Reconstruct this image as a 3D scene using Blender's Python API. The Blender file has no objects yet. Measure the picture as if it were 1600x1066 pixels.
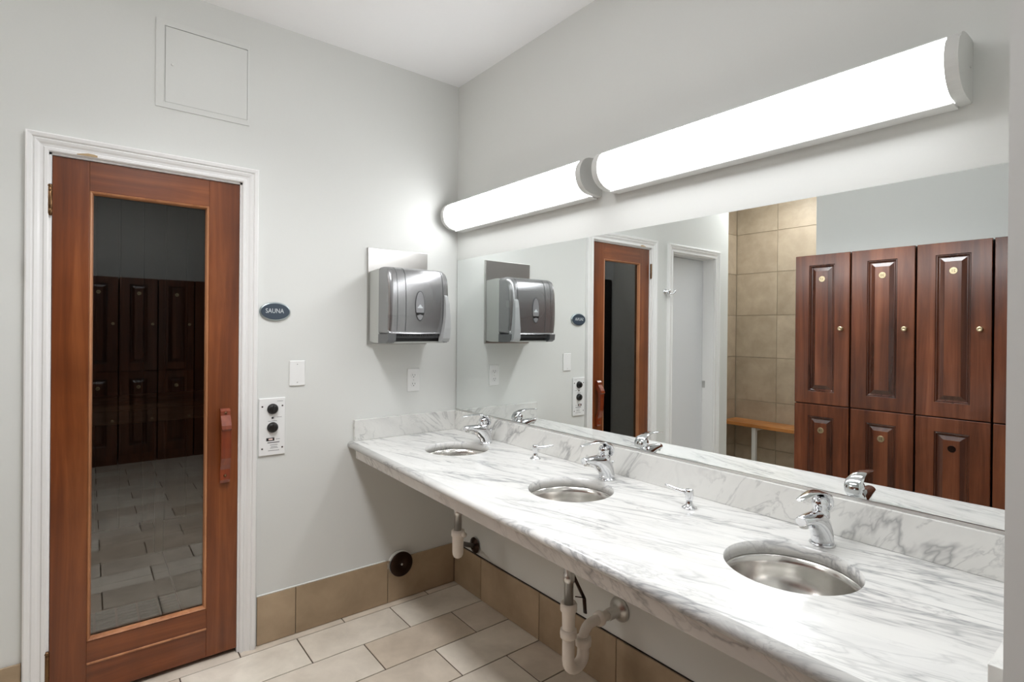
import bpy, bmesh, math, random
from mathutils import Vector, Matrix
random.seed(7)
PI = math.pi
COL = bpy.context.scene.collection
SC = bpy.context.scene

# ------------------------------------------------------------------ camera
cam_d = bpy.data.cameras.new('camera')
cam = bpy.data.objects.new('camera', cam_d)
COL.objects.link(cam)
F2 = Vector((-0.78338585, 0.62153143, -0.0023))
R3 = Vector((0.62149019, 0.78336792, 0.00919985))
U3 = Vector((-0.00751974, -0.0057776, 0.99995504))
M = Matrix((R3, U3, -F2)).transposed().to_4x4()
M.translation = Vector((2.5805, -1.6265, 1.4145))
cam.matrix_world = M
cam_d.sensor_width = 36
cam_d.lens = 841.524 * 36 / 1600
cam_d.shift_x = -(805.065 - 800) / 1600
cam_d.shift_y = (517.82 - 533) / 1600
cam_d.clip_start = 0.02
SC.camera = cam

# ------------------------------------------------------------------ world, exposure
w = bpy.data.worlds.new('world')
SC.world = w
w.use_nodes = True
w.node_tree.nodes['Background'].inputs[0].default_value = (0.9, 0.95, 1, 1)
w.node_tree.nodes['Background'].inputs[1].default_value = 0.3
SC.view_settings.view_transform = 'Standard'
SC.view_settings.look = 'None'
SC.view_settings.gamma = 1
SC.view_settings.use_curve_mapping = False
SC.view_settings.exposure = 0.17
LAMP_BAR = 8.6       # emission of the two bar lights over the mirror
LAMP_CEIL = 5.0         # emission of the flush ceiling panels
LAMP_RGB = (0.955, 0.97, 1.0)
FILL_SHOWER = 10.5  # emission of the fill lamp added over the shower
H = 2.776             # ceiling height


# louvred downlight of the long ceiling fixture
fl = bpy.data.lights.new('ceiling_downlight', 'AREA'); fl.shape = 'RECTANGLE'; fl.size = 1.2; fl.size_y = 0.26; fl.energy = 16.5; fl.color = LAMP_RGB
fl.spread = math.radians(128)
flo = bpy.data.objects.new('ceiling_downlight', fl); COL.objects.link(flo); flo.location = (1.3, -1.3, H - 0.09)

# ------------------------------------------------------------------ materials
def lin(c):
    return tuple((x / 12.92 if x <= 0.04045 else ((x + 0.055) / 1.055) ** 2.4) for x in [v / 255 for v in c])

class NT:
    def __init__(s, name):
        s.m = bpy.data.materials.new(name); s.m.use_nodes = True
        s.t = s.m.node_tree; s.N = s.t.nodes; s.L = s.t.links
        s.b = s.N['Principled BSDF']; s.out = s.N['Material Output']
    def n(s, typ, **kw):
        k = s.N.new(typ)
        for a, v in kw.items(): setattr(k, a, v)
        return k
    def l(s, a, b): s.L.new(a, b)
    def coords(s, scale=(1, 1, 1), rot=(0, 0, 0), rnd=False):
        tc = s.n('ShaderNodeTexCoord'); mp = s.n('ShaderNodeMapping')
        mp.inputs['Scale'].default_value = scale; mp.inputs['Rotation'].default_value = rot
        src = tc.outputs['Object']
        if rnd:
            oi = s.n('ShaderNodeObjectInfo'); mu = s.n('ShaderNodeMath', operation='MULTIPLY'); mu.inputs[1].default_value = 57.0
            s.l(oi.outputs['Random'], mu.inputs[0])
            ad = s.n('ShaderNodeVectorMath', operation='ADD')
            s.l(src, ad.inputs[0]); s.l(mu.outputs[0], ad.inputs[1]); src = ad.outputs[0]
        s.l(src, mp.inputs[0]); return mp.outputs[0]
    def noise(s, vec, scale=5, detail=4, rough=0.5, dist=0):
        k = s.n('ShaderNodeTexNoise'); s.l(vec, k.inputs['Vector'])
        k.inputs['Scale'].default_value = scale; k.inputs['Detail'].default_value = detail
        k.inputs['Roughness'].default_value = rough; k.inputs['Distortion'].default_value = dist
        return k.outputs[0]
    def ramp(s, fac, stops):
        k = s.n('ShaderNodeValToRGB'); s.l(fac, k.inputs[0]); e = k.color_ramp.elements
        while len(e) < len(stops): e.new(0.5)
        for i, (p, c) in enumerate(stops):
            e[i].position = p; e[i].color = (*c, 1) if len(c) == 3 else c
        return k.outputs[0]
    def bump(s, h, strength=0.1, dist=0.01):
        k = s.n('ShaderNodeBump'); s.l(h, k.inputs['Height'])
        k.inputs['Strength'].default_value = strength; k.inputs['Distance'].default_value = dist
        s.l(k.outputs[0], s.b.inputs['Normal'])
    def mix(s, fac, a, b):
        k = s.n('ShaderNodeMix', data_type='RGBA')
        for sock, v in ((k.inputs[0], fac), (k.inputs[6], a), (k.inputs[7], b)):
            if isinstance(v, (int, float)): sock.default_value = v
            elif isinstance(v, tuple): sock.default_value = (*v, 1)
            else: s.l(v, sock)
        return k.outputs[2]

def plain(name, rgb, rough=0.5, metal=0.0, bump=0, bscale=60, spec=0.5, var=0.0, coat=0):
    t = NT(name); c = lin(rgb)
    t.b.inputs['Roughness'].default_value = rough; t.b.inputs['Metallic'].default_value = metal
    t.b.inputs['Specular IOR Level'].default_value = spec
    t.b.inputs['Coat Weight'].default_value = coat
    if coat: t.b.inputs['Coat Roughness'].default_value = 0.12
    v = t.coords()
    n = t.noise(v, bscale, 3)
    d = tuple(x * (1 - max(var, .02)) for x in c)
    t.l(t.mix(n, c, d), t.b.inputs['Base Color'])
    if bump: t.bump(n, bump, 0.002)
    return t.m

def wood(name, dark, mid, light, axis, rough=0.35, scale=1.0, coat=0.2, rnd=True):
    t = NT(name)
    sc = {'x': (1.2, 22, 22), 'y': (22, 1.2, 22), 'z': (22, 22, 1.2)}[axis]
    v = t.coords(tuple(a * scale for a in sc), rnd=rnd)
    n1 = t.noise(v, 1.0, 6, 0.62, 0.6)
    v2 = t.coords((2.2, 2.2, 1.3), rnd=rnd)
    n2 = t.noise(v2, 1.6, 3, 0.5, 0.4)
    c1 = t.ramp(n1, [(0.25, lin(dark)), (0.5, lin(mid)), (0.78, lin(light))])
    c2 = t.ramp(n2, [(0.3, (0.62, 0.58, 0.55)), (0.7, (1.12, 1.1, 1.08))])
    k = t.n('ShaderNodeMix', data_type='RGBA', blend_type='MULTIPLY'); k.inputs[0].default_value = 0.8
    t.l(c1, k.inputs[6]); t.l(c2, k.inputs[7]); t.l(k.outputs[2], t.b.inputs['Base Color'])
    t.b.inputs['Roughness'].default_value = rough; t.b.inputs['Coat Weight'].default_value = coat
    t.b.inputs['Coat Roughness'].default_value = 0.2
    t.bump(n1, 0.12, 0.002)
    return t.m

def marble(name, rot, scale, base=(236, 235, 231), vein=(150, 151, 152), amount=1.0, rough=0.16, width=0.03):
    t = NT(name)
    tc = t.n('ShaderNodeTexCoord'); mp = t.n('ShaderNodeMapping', vector_type='TEXTURE')
    mp.inputs['Scale'].default_value = tuple(1 / a for a in scale); mp.inputs['Rotation'].default_value = rot
    t.l(tc.outputs['Object'], mp.inputs[0]); v = mp.outputs[0]
    def veins(vec, sc, dist, wd, det=5):
        n = t.noise(vec, sc, det, 0.55, dist)
        s1 = t.n('ShaderNodeMath', operation='SUBTRACT'); t.l(n, s1.inputs[0]); s1.inputs[1].default_value = 0.5
        a = t.n('ShaderNodeMath', operation='ABSOLUTE'); t.l(s1.outputs[0], a.inputs[0])
        return t.ramp(a.outputs[0], [(0.0, (1, 1, 1)), (wd * 0.35, (0.5, 0.5, 0.5)), (wd, (0, 0, 0))])
    a = veins(v, 1.0, 0.5, width)
    b = veins(v, 2.3, 0.9, width * 1.2)
    m = t.noise(v, 0.8, 2, 0.5)
    mm = t.ramp(m, [(0.36, (0.12, 0.12, 0.12)), (0.56, (1, 1, 1))])
    cloud = t.ramp(t.noise(v, 1.6, 5, 0.65, 0.3), [(0.42, (0, 0, 0)), (0.75, (1, 1, 1))])
    def mul(x, y, f=1.0):
        k = t.n('ShaderNodeMath', operation='MULTIPLY'); t.l(x, k.inputs[0])
        if isinstance(y, float): k.inputs[1].default_value = y
        else: t.l(y, k.inputs[1])
        return k.outputs[0]
    def mx(x, y):
        k = t.n('ShaderNodeMath', operation='MAXIMUM'); t.l(x, k.inputs[0]); t.l(y, k.inputs[1]); return k.outputs[0]
    f = mx(mul(mul(a, mm), 0.95 * amount), mul(mul(b, mm), 0.5 * amount))
    f = mx(f, mul(cloud, 0.22 * amount))
    warm = t.mix(t.noise(v, 0.7, 2), lin(base), tuple(x * y for x, y in zip(lin(base), (1.0, 0.985, 0.955))))
    t.l(t.mix(f, warm, lin(vein)), t.b.inputs['Base Color'])
    t.b.inputs['Roughness'].default_value = rough
    return t.m

def tile(name, cols, rough=0.4, rnd=True):
    t = NT(name)
    oi = t.n('ShaderNodeObjectInfo')
    c0 = t.ramp(oi.outputs['Random'], [(i / (len(cols) - 1), lin(c)) for i, c in enumerate(cols)])
    v = t.coords((1, 1, 1), rnd=rnd)
    n = t.noise(v, 5.5, 6, 0.6, 0.3)
    n2 = t.noise(v, 38, 3, 0.6)
    s = t.ramp(n, [(0.3, (0.72, 0.7, 0.67)), (0.7, (1.1, 1.1, 1.1))])
    k = t.n('ShaderNodeMix', data_type='RGBA', blend_type='MULTIPLY'); k.inputs[0].default_value = 0.75
    t.l(c0, k.inputs[6]); t.l(s, k.inputs[7]); t.l(k.outputs[2], t.b.inputs['Base Color'])
    t.b.inputs['Roughness'].default_value = rough
    t.bump(n2, 0.08, 0.002)
    return t.m

def metal(name, rgb, rough, brushed=None):
    t = NT(name)
    t.b.inputs['Base Color'].default_value = (*lin(rgb), 1); t.b.inputs['Metallic'].default_value = 1
    t.b.inputs['Roughness'].default_value = rough
    if brushed:
        v = t.coords(brushed)
        n = t.noise(v, 1.0, 3, 0.6)
        t.bump(n, 0.06, 0.001)
        mr = t.n('ShaderNodeMapRange'); t.l(n, mr.inputs[0])
        mr.inputs[3].default_value = rough * 0.8; mr.inputs[4].default_value = rough * 1.25
        t.l(mr.outputs[0], t.b.inputs['Roughness'])
    else:
        v = t.coords(); n = t.noise(v, 40, 2)
        mr = t.n('ShaderNodeMapRange'); t.l(n, mr.inputs[0])
        mr.inputs[3].default_value = rough * 0.9; mr.inputs[4].default_value = rough * 1.1
        t.l(mr.outputs[0], t.b.inputs['Roughness'])
    return t.m

def emit(name, strength, rgb=(1, 1, 1)):
    t = NT(name)
    t.b.inputs['Base Color'].default_value = (0.9, 0.9, 0.9, 1)
    t.b.inputs['Emission Color'].default_value = (*rgb, 1)
    t.b.inputs['Emission Strength'].default_value = strength
    return t.m

def glass(name, tint=(0.5, 0.5, 0.5), ior=1.6, rough=0.01, haze=0.0):
    t = NT(name)
    tr = t.n('ShaderNodeBsdfTransparent'); tr.inputs[0].default_value = (*tint, 1)
    gl = t.n('ShaderNodeBsdfGlossy'); gl.inputs['Roughness'].default_value = rough
    fr = t.n('ShaderNodeFresnel'); fr.inputs[0].default_value = ior
    mx = t.n('ShaderNodeMixShader')
    t.l(fr.outputs[0], mx.inputs[0]); t.l(tr.outputs[0], mx.inputs[1]); t.l(gl.outputs[0], mx.inputs[2])
    t.l(mx.outputs[0], t.out.inputs['Surface'])
    return t.m

M_WALL = plain('wall_paint', (224, 225, 221), 0.55, bump=0.05, bscale=120, spec=0.3)
M_CEIL = plain('ceiling_paint', (250, 250, 250), 0.7, bump=0.04, bscale=90, spec=0.2)
M_TRIM = plain('gloss_trim_paint', (238, 237, 235), 0.3)
M_WHITE = plain('white_enamel', (232, 232, 229), 0.3)
M_LGREY = plain('lamp_housing_grey', (214, 214, 210), 0.35)
M_WHITEDOOR = plain('white_door_paint', (226, 227, 228), 0.35)
M_PLASTIC = plain('white_plastic', (240, 240, 238), 0.3)
M_PVC = plain('white_pvc', (244, 235, 224), 0.4, var=0.12, bscale=18)
M_BLACK = plain('black_plastic', (28, 27, 26), 0.35)
M_DARKIRON = metal('dark_bronze', (62, 48, 42), 0.35)
M_BRASS = metal('antique_brass', (120, 92, 66), 0.32)
M_CHROME = metal('chrome', (226, 227, 229), 0.06)
M_CHROMED = metal('dull_chrome', (214, 213, 210), 0.3)
M_STEEL = metal('brushed_steel_plate', (192, 190, 187), 0.3, (2, 2, 300))
M_BOWL = metal('sink_steel', (216, 213, 208), 0.22, (60, 60, 6))
M_GOLD = metal('satin_brass_plate', (214, 196, 160), 0.32)
M_GLUE = plain('white_caulk', (232, 232, 226), 0.5)
M_GROUT = plain('grout', (92, 80, 66), 0.85)
M_GROUTL = plain('wall_grout', (176, 164, 142), 0.85)
M_SIGN = plain('slate_blue_sign', (62, 74, 86), 0.35)
M_SIGNR = metal('sign_rim', (178, 188, 190), 0.3)
M_INK = plain('grey_ink', (110, 108, 108), 0.6)
M_LETTER = plain('pale_letters', (214, 220, 222), 0.5)
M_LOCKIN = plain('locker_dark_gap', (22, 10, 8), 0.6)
M_DISPB = plain('dispenser_grey_plastic', (186, 188, 183), 0.4)
M_DISPI = plain('dispenser_inner_grey', (70, 71, 72), 0.45)
M_PAPER = plain('paper_towel', (210, 210, 206), 0.85, bump=0.1)
M_MAT = plain('rubber_mat', (190, 200, 186), 0.6)
M_RAW = plain('bare_wood_scuff', (184, 158, 120), 0.6)
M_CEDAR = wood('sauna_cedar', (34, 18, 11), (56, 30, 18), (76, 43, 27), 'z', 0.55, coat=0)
M_CEDARY = wood('sauna_bench_wood', (168, 136, 108), (200, 168, 136), (220, 190, 160), 'y', 0.55, coat=0)
DO = ((92, 44, 18), (124, 65, 29), (157, 93, 50))
M_DOORV = wood('door_wood_upright', *DO, 'z', 0.33, 0.8, 0.25, False)
M_DOORH = wood('door_wood_level', *DO, 'y', 0.33, 0.8, 0.25, False)
M_BEAD = wood('door_bead_wood', (150, 92, 56), (186, 128, 88), (206, 152, 112), 'z', 0.4, 1, 0.1, False)
M_HANDLE = wood('handle_wood', (96, 36, 16), (128, 54, 26), (160, 78, 42), 'z', 0.2, 1, 0.6, False)
M_LOCK = wood('locker_cherry', (64, 30, 18), (106, 58, 36), (140, 84, 56), 'z', 0.26, 0.7, 0.45, True)
M_LOCKB = wood('locker_bead', (44, 22, 14), (78, 42, 28), (112, 68, 48), 'z', 0.26, 0.9, 0.45, True)
M_OAK = wood('bench_oak', (160, 98, 44), (196, 130, 66), (214, 154, 88), 'x', 0.4, 0.8, 0.2, False)
M_MARB = marble('marble_top', (0, 0, math.radians(17)), (1.9, 10, 10), base=(228, 228, 226), vein=(104, 107, 112), amount=0.66, width=0.038, rough=0.22)
M_MARBS = marble('marble_splash', (0, math.radians(-50), 0), (1.5, 4.2, 4.2), base=(226, 226, 223), vein=(96, 97, 101), amount=0.62, width=0.026)
M_MARBA = marble('marble_apron', (0, math.radians(25), 0), (2.5, 6, 6), base=(224, 221, 216), vein=(116, 112, 110), amount=0.65)
M_FLOOR = tile('floor_tile', [(206, 190, 170), (228, 216, 200), (236, 228, 214), (222, 211, 196), (214, 201, 184)], 0.38)
M_BASET = tile('base_tile', [(166, 144, 116), (184, 162, 134), (174, 152, 124)], 0.42)
M_SHOWT = tile('shower_tile', [(178, 162, 140), (192, 176, 154), (184, 169, 147)], 0.42)
M_BAR = emit('bar_light_diffuser', LAMP_BAR, LAMP_RGB)
M_PANEL = emit('ceiling_light_diffuser', LAMP_CEIL, LAMP_RGB)
M_MIRROR = metal('mirror_silver', (240, 243, 242), 0.0)
t = NT('mirror_glass_edge'); t.b.inputs['Base Color'].default_value = (*lin((120, 134, 128)), 1); t.b.inputs['Roughness'].default_value = 0.15; M_MEDGE = t.m
M_GLASS = glass('sauna_glass', (0.88, 0.89, 0.87), 2.2)
t = NT('smoke_plastic')
tr = t.n('ShaderNodeBsdfTransparent'); tr.inputs[0].default_value = (0.55, 0.55, 0.56, 1)
t.b.inputs['Base Color'].default_value = (0.42, 0.42, 0.425, 1); t.b.inputs['Roughness'].default_value = 0.27; t.b.inputs['Metallic'].default_value = 0.8
mx = t.n('ShaderNodeMixShader'); mx.inputs[0].default_value = 0.82
t.l(tr.outputs[0], mx.inputs[1]); t.l(t.b.outputs[0], mx.inputs[2]); t.l(mx.outputs[0], t.out.inputs['Surface'])
M_SMOKE = t.m

# ------------------------------------------------------------------ mesh helpers (world coordinates unless said)
def B(): return bmesh.new()

def box(bm, x0, x1, y0, y1, z0, z1, bev=0.0, seg=2, mi=0):
    g = bmesh.ops.create_cube(bm, size=1)
    vs = g['verts']
    bmesh.ops.scale(bm, vec=(x1 - x0, y1 - y0, z1 - z0), verts=vs)
    bmesh.ops.translate(bm, vec=((x0 + x1) / 2, (y0 + y1) / 2, (z0 + z1) / 2), verts=vs)
    fs = list({f for v in vs for f in v.link_faces})
    for f in fs: f.material_index = mi
    if bev:
        es = list({e for v in vs for e in v.link_edges})
        bmesh.ops.bevel(bm, geom=es, offset=bev, segments=seg, affect='EDGES', profile=0.5)
    return vs

def loft(bm, rings, cap0=True, cap1=True, smooth=True, mi=0, closed=True):
    rs = [[bm.verts.new(p) for p in r] for r in rings]
    n = len(rings[0])
    for a, b in zip(rs, rs[1:]):
        for i in range(n if closed else n - 1):
            j = (i + 1) % n
            try:
                f = bm.faces.new((a[i], a[j], b[j], b[i])); f.smooth = smooth; f.material_index = mi
            except ValueError: pass
    if cap0:
        f = bm.faces.new(list(reversed(rs[0]))); f.material_index = mi
    if cap1:
        f = bm.faces.new(rs[-1]); f.material_index = mi
    return rs

def tube(bm, pts, rad, seg=14, caps=True, flat=1.0, mi=0):
    """round tube along pts; rad float or list; frames by parallel transport"""
    P = [Vector(p) for p in pts]
    n = len(P)
    if not isinstance(rad, (list, tuple)): rad = [rad] * n
    T = [(P[min(i + 1, n - 1)] - P[max(i - 1, 0)]).normalized() for i in range(n)]
    up = Vector((1, 0, 0)) if abs(T[0].x) < 0.8 else Vector((0, 1, 0))
    N = (up - T[0] * up.dot(T[0])).normalized()
    rings = []
    for i in range(n):
        N = (N - T[i] * N.dot(T[i])).normalized()
        Bn = T[i].cross(N)
        rings.append([P[i] + (N * math.cos(a) + Bn * math.sin(a) * flat) * rad[i] for a in [2 * PI * k / seg for k in range(seg)]])
    return loft(bm, rings, caps, caps, mi=mi)

def oval_loft(bm, secs, seg=20, mi=0):
    """secs: (center, half_width_x, half_thick, tangent angle in yz) -> for faucets; plane normal follows tangent"""
    rings = []
    for (y, z), hx, ht, ang in secs:
        ny, nz = -math.sin(ang), math.cos(ang)       # thickness direction
        rings.append([Vector((hx * math.cos(a), y + ny * ht * math.sin(a), z + nz * ht * math.sin(a))) for a in [2 * PI * k / seg for k in range(seg)]])
    return loft(bm, rings, mi=mi)

def lathe(bm, prof, center, axis='z', seg=32, mi=0, smooth=True):
    """prof list of (r, h) ; revolve about axis through center"""
    c = Vector(center)
    ax = {'x': (Vector((0, 1, 0)), Vector((0, 0, 1)), Vector((1, 0, 0))),
          'y': (Vector((1, 0, 0)), Vector((0, 0, 1)), Vector((0, 1, 0))),
          'z': (Vector((1, 0, 0)), Vector((0, 1, 0)), Vector((0, 0, 1)))}[axis] if isinstance(axis, str) else axis
    u, v, wv = ax
    rings = []
    for r, h in prof:
        rings.append([c + u * (r * math.cos(a)) + v * (r * math.sin(a)) + wv * h for a in [2 * PI * k / seg for k in range(seg)]])
    return loft(bm, rings, prof[0][0] > 1e-5, prof[-1][0] > 1e-5, smooth, mi)

def prism(bm, prof, axis, a0, a1, mi=0, smooth=False):
    """extrude closed 2-D profile along axis x: prof in (y,z); y: (x,z); z: (x,y)"""
    def P(p, a):
        return {'x': (a, p[0], p[1]), 'y': (p[0], a, p[1]), 'z': (p[0], p[1], a)}[axis]
    return loft(bm, [[P(p, a0) for p in prof], [P(p, a1) for p in prof]], smooth=smooth, mi=mi)

def text_bm(bm, s, size, mat4, depth=0.0008, mi=0, spacing=1.0):
    cu = bpy.data.curves.new('t', 'FONT'); cu.body = s; cu.size = size
    cu.align_x = 'CENTER'; cu.align_y = 'CENTER'; cu.extrude = depth; cu.resolution_u = 3
    cu.space_character = spacing
    o = bpy.data.objects.new('t', cu); COL.objects.link(o)
    bpy.context.view_layer.update()
    me = bpy.data.meshes.new_from_object(o.evaluated_get(bpy.context.evaluated_depsgraph_get()))
    me.transform(mat4)
    k = len(bm.faces)
    bm.from_mesh(me); bm.faces.ensure_lookup_table()
    for f in bm.faces[k:]: f.material_index = mi
    bpy.data.objects.remove(o); bpy.data.meshes.remove(me)

WL = {}
def tag(o, label=None, cat=None, group=None, kind=None):
    if label: o['label'] = label
    if cat: o['category'] = cat
    if group: o['group'] = group
    if kind: o['kind'] = kind
    return o

def obj(name, bm, mat, parent=None, base=None, sub=0, autosmooth=True, kind=None, label=None):
    """bm in world coordinates; origin goes to the parent's world location (or to base)"""
    bmesh.ops.recalc_face_normals(bm, faces=bm.faces)
    o0 = Vector(WL[parent.name]) if parent else Vector(base or (0, 0, 0))
    bmesh.ops.translate(bm, vec=-o0, verts=bm.verts)
    me = bpy.data.meshes.new(name)
    bm.to_mesh(me); bm.free()
    for m in (mat if isinstance(mat, (list, tuple)) else [mat]): me.materials.append(m)
    o = bpy.data.objects.new(name, me); COL.objects.link(o)
    if parent:
        o.parent = parent; WL[o.name] = WL[parent.name]
    else:
        o.location = o0; WL[o.name] = tuple(o0)
    if kind: o['kind'] = kind
    if label: o['label'] = label
    return o

def thing(name, label, cat, loc, group=None):
    o = bpy.data.objects.new(name, None); COL.objects.link(o); o.location = loc
    o.empty_display_size = 0.05
    WL[o.name] = tuple(loc)
    return tag(o, label, cat, group)

def dup(root, loc, rotz=0, label=None):
    r = root.copy(); COL.objects.link(r); r.location = loc; r.rotation_euler = (0, 0, rotz)
    WL[r.name] = tuple(loc)
    if label: r['label'] = label
    for ch in list(root.children):
        c = ch.copy(); COL.objects.link(c); c.parent = r
        for g in list(ch.children):
            d = g.copy(); COL.objects.link(d); d.parent = c
    return r

def struct(name, bm, mat, base=None):
    return obj(name, bm, mat, None, base, kind='structure')

# ================================================================== ROOM SHELL
# left wall (x = 0) with the sauna doorway and the white doorway
SY0, SY1, DTOP = -1.742, -1.102, 2.046      # sauna door opening
WY0, WY1 = -2.622, -2.012                   # white door opening
bm = B()
T = -0.12
box(bm, T, 0, SY1, 0.0, 0, H); box(bm, T, 0, SY0, SY1, DTOP, H); box(bm, T, 0, WY1, SY0, 0, H)
box(bm, T, 0, WY0, WY1, DTOP, H); box(bm, T, 0, -2.84, WY0, 0, H)
struct('wall_left', bm, M_WALL)
bm = B(); box(bm, T, 4.67, 0.0, 0.12, 0, H); struct('wall_back', bm, M_WALL)
bm = B(); box(bm, 0.912, 4.67, -2.54, -2.42, 0, H); struct('wall_front', bm, M_WALL)
bm = B(); box(bm, 4.55, 4.67, -2.42, 0, 0, H); struct('wall_right', bm, M_WALL)
bm = B(); box(bm, 2.434, 2.58, -0.72, 0, 0, H); struct('wall_partition', bm, M_WALL)
bm = B(); box(bm, -0.62, T, -2.84, -2.72, 0, H); struct('wall_shower_near', bm, M_WALL)
wsl = None
bm = B(); box(bm, -0.62, -0.488, -3.97, -2.84, 0, H); wsl = struct('wall_shower_left', bm, M_GROUTL)
bm = B(); box(bm, -0.488, 1.03, -3.97, -3.848, 0, H); wsb = struct('wall_shower_back', bm, M_GROUTL)
bm = B(); box(bm, 0.912, 1.03, -3.848, -2.54, 0, H); struct('wall_shower_right', bm, M_WALL)
bm = B(); box(bm, -0.62, 4.67, -3.97, 0.12, H, H + 0.1); struct('ceiling', bm, M_CEIL)

# floor: grout bed plus every tile
bm = B(); box(bm, -0.62, 4.67, -3.97, 0.12, -0.06, -0.003); floor = struct('floor', bm, M_GROUT)
TW, TL, G = 0.2275, 0.456, 0.0055
_cache = {}
def tile_mesh(dx, dy, dz, mat, bev=0.0012):
    key = (round(dx, 3), round(dy, 3), round(dz, 3), mat.name)
    if key not in _cache:
        bm = B(); box(bm, -dx / 2, dx / 2, -dy / 2, dy / 2, -dz / 2, dz / 2, bev, 1)
        bmesh.ops.recalc_face_normals(bm, faces=bm.faces)
        me = bpy.data.meshes.new('tile'); bm.to_mesh(me); bm.free(); me.materials.append(mat); _cache[key] = me
    return _cache[key]
def put_tile(parent, x0, x1, y0, y1, z0, z1, mat, name='tile', bev=0.0012):
    if x1 - x0 < 0.006 or y1 - y0 < 0.004 or z1 - z0 < 0.002: return
    o = bpy.data.objects.new(name, tile_mesh(x1 - x0, y1 - y0, z1 - z0, mat, bev)); COL.objects.link(o)
    pl = Vector(WL[parent.name]); o.location = Vector(((x0 + x1) / 2, (y0 + y1) / 2, (z0 + z1) / 2)) - pl
    o.parent = parent
    return o
# bed areas of the floor
areas = [(0.0, 4.55, -2.42, 0.0), (-0.488, 0.912, -3.848, -2.84), (0.0, 0.912, -2.84, -2.42)]
stub = (2.434, 2.58, -0.72, 0.0)
for r in range(-3, 21):
    x0 = 0.05 + r * TW; x1 = x0 + TW
    off = -0.417 if r % 2 == 0 else -0.193
    for k in range(-9, 3):
        y0 = off + k * TL; y1 = y0 + TL
        for (ax0, ax1, ay0, ay1) in areas:
            cx0, cx1, cy0, cy1 = max(x0 + G / 2, ax0), min(x1 - G / 2, ax1), max(y0 + G / 2, ay0), min(y1 - G / 2, ay1)
            if cx1 - cx0 < 0.008 or cy1 - cy0 < 0.008: continue
            if cx0 < stub[1] and cx1 > stub[0] and cy1 > stub[2]:
                cy1 = min(cy1, stub[2])
                if cy1 - cy0 < 0.008: continue
            put_tile(floor, cx0, cx1, cy0, cy1, -0.005, 0.0, M_FLOOR)

# tile skirting
def skirting(name, runs, mat=M_BASET):
    bm = B()
    for (x0, x1, y0, y1, js, ax) in runs: box(bm, x0, x1, y0, y1, 0, 0.2)
    root = struct(name, bm, M_GROUT)
    return root
HB = 0.217
bm = B(); box(bm, 0.0005, 0.004, -1.033, -0.001, 0.0, HB - 0.002); bl = struct('baseboard_left', bm, M_GROUT)
for y0, y1 in ((-1.034, -0.867), (-0.867, -0.409), (-0.409, -0.010)):
    put_tile(bl, 0.001, 0.010, y0 + 0.0015, y1 - 0.0015, 0.002, HB, M_BASET)
for y0, y1 in ((-1.97, -1.806),):
    put_tile(bl, 0.001, 0.010, y0, y1, 0.002, HB, M_BASET)
bm = B(); box(bm, 0.001, 0.0035, -0.0, 0.0005, 0, 0.001)
put_tile(bl, 0.001, 0.010, -2.83, -2.69, 0.002, HB, M_BASET)
bm.free()
# painter's caulk line over the left run
bm = B(); box(bm, 0.0, 0.008, -1.033, -0.42, HB, HB + 0.006, 0.002, 1)
obj('caulk_bead', bm, M_GLUE, bl)
bm = B(); box(bm, 0.001, 2.433, -0.004, -0.0005, 0.0, HB + 0.004); bb = struct('baseboard_back', bm, plain('dark_gap_mortar', (44, 36, 30), 0.9))
xj = [0.0105, 0.272, 0.735, 1.192, 1.648, 2.104, 2.432]
for a, b in zip(xj, xj[1:]):
    put_tile(bb, a + 0.0015, b - 0.0015, -0.010, -0.001, 0.002, HB, M_BASET)
# tiled shower walls (tiles 0.44 wide, 0.452 high)
zs = [0.0, 0.22, 0.70, 1.153, 1.59, 2.03, 2.45, H]
xs = [-0.478, -0.043, 0.397, 0.837, 0.912]
for a, b in zip(xs, xs[1:]):
    for c, d in zip(zs, zs[1:]): put_tile(wsb, a + .002, b - .002, -3.849, -3.840, c + .002, d - .002, M_SHOWT)
ys = [-3.838, -3.40, -2.96, -2.842]
for a, b in zip(ys, ys[1:]):
    for c, d in zip(zs, zs[1:]): put_tile(wsl, -0.489, -0.480, a + .002, b - .002, c + .002, d - .002, M_SHOWT)

# ------------------------------------------------------------------ door casings (moulded, mitred)
CPROF = [(0.0, 0.0), (0.0, 0.013), (0.004, 0.016), (0.012, 0.016), (0.016, 0.011), (0.024, 0.013), (0.030, 0.018), (0.038, 0.021), (0.043, 0.018), (0.047, 0.024), (0.058, 0.026), (0.063, 0.022), (0.064, 0.0)]
def casing(name, y0, y1, zt, mat=M_TRIM):
    """colonial casing round an opening on the x=0 wall; inner edge at y0,y1,zt"""
    bm = B()
    rings = []
    for path in (('L0',), ('L1',), ('R1',), ('R0',)):
        p = path[0]; ring = []
        for s, d in CPROF:
            if p == 'L0': ring.append((d, y0 - s, 0.0))
            if p == 'L1': ring.append((d, y0 - s, zt + s))
            if p == 'R1': ring.append((d, y1 + s, zt + s))
            if p == 'R0': ring.append((d, y1 + s, 0.0))
        rings.append(ring)
    loft(bm, rings, smooth=False)
    # flat door jamb lining the opening
    box(bm, -0.118, 0.001, y0 - 0.0, y0 + 0.008, 0, zt)
    box(bm, -0.118, 0.001, y1 - 0.008, y1 + 0.0, 0, zt)
    box(bm, -0.118, 0.001, y0, y1, zt - 0.008, zt)
    return struct(name, bm, mat)
casing('trim_1', SY0 + 0.002, SY1 - 0.002, DTOP - 0.002)
casing('trim_2', WY0 + 0.002, WY1 - 0.002, DTOP - 0.002)

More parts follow.
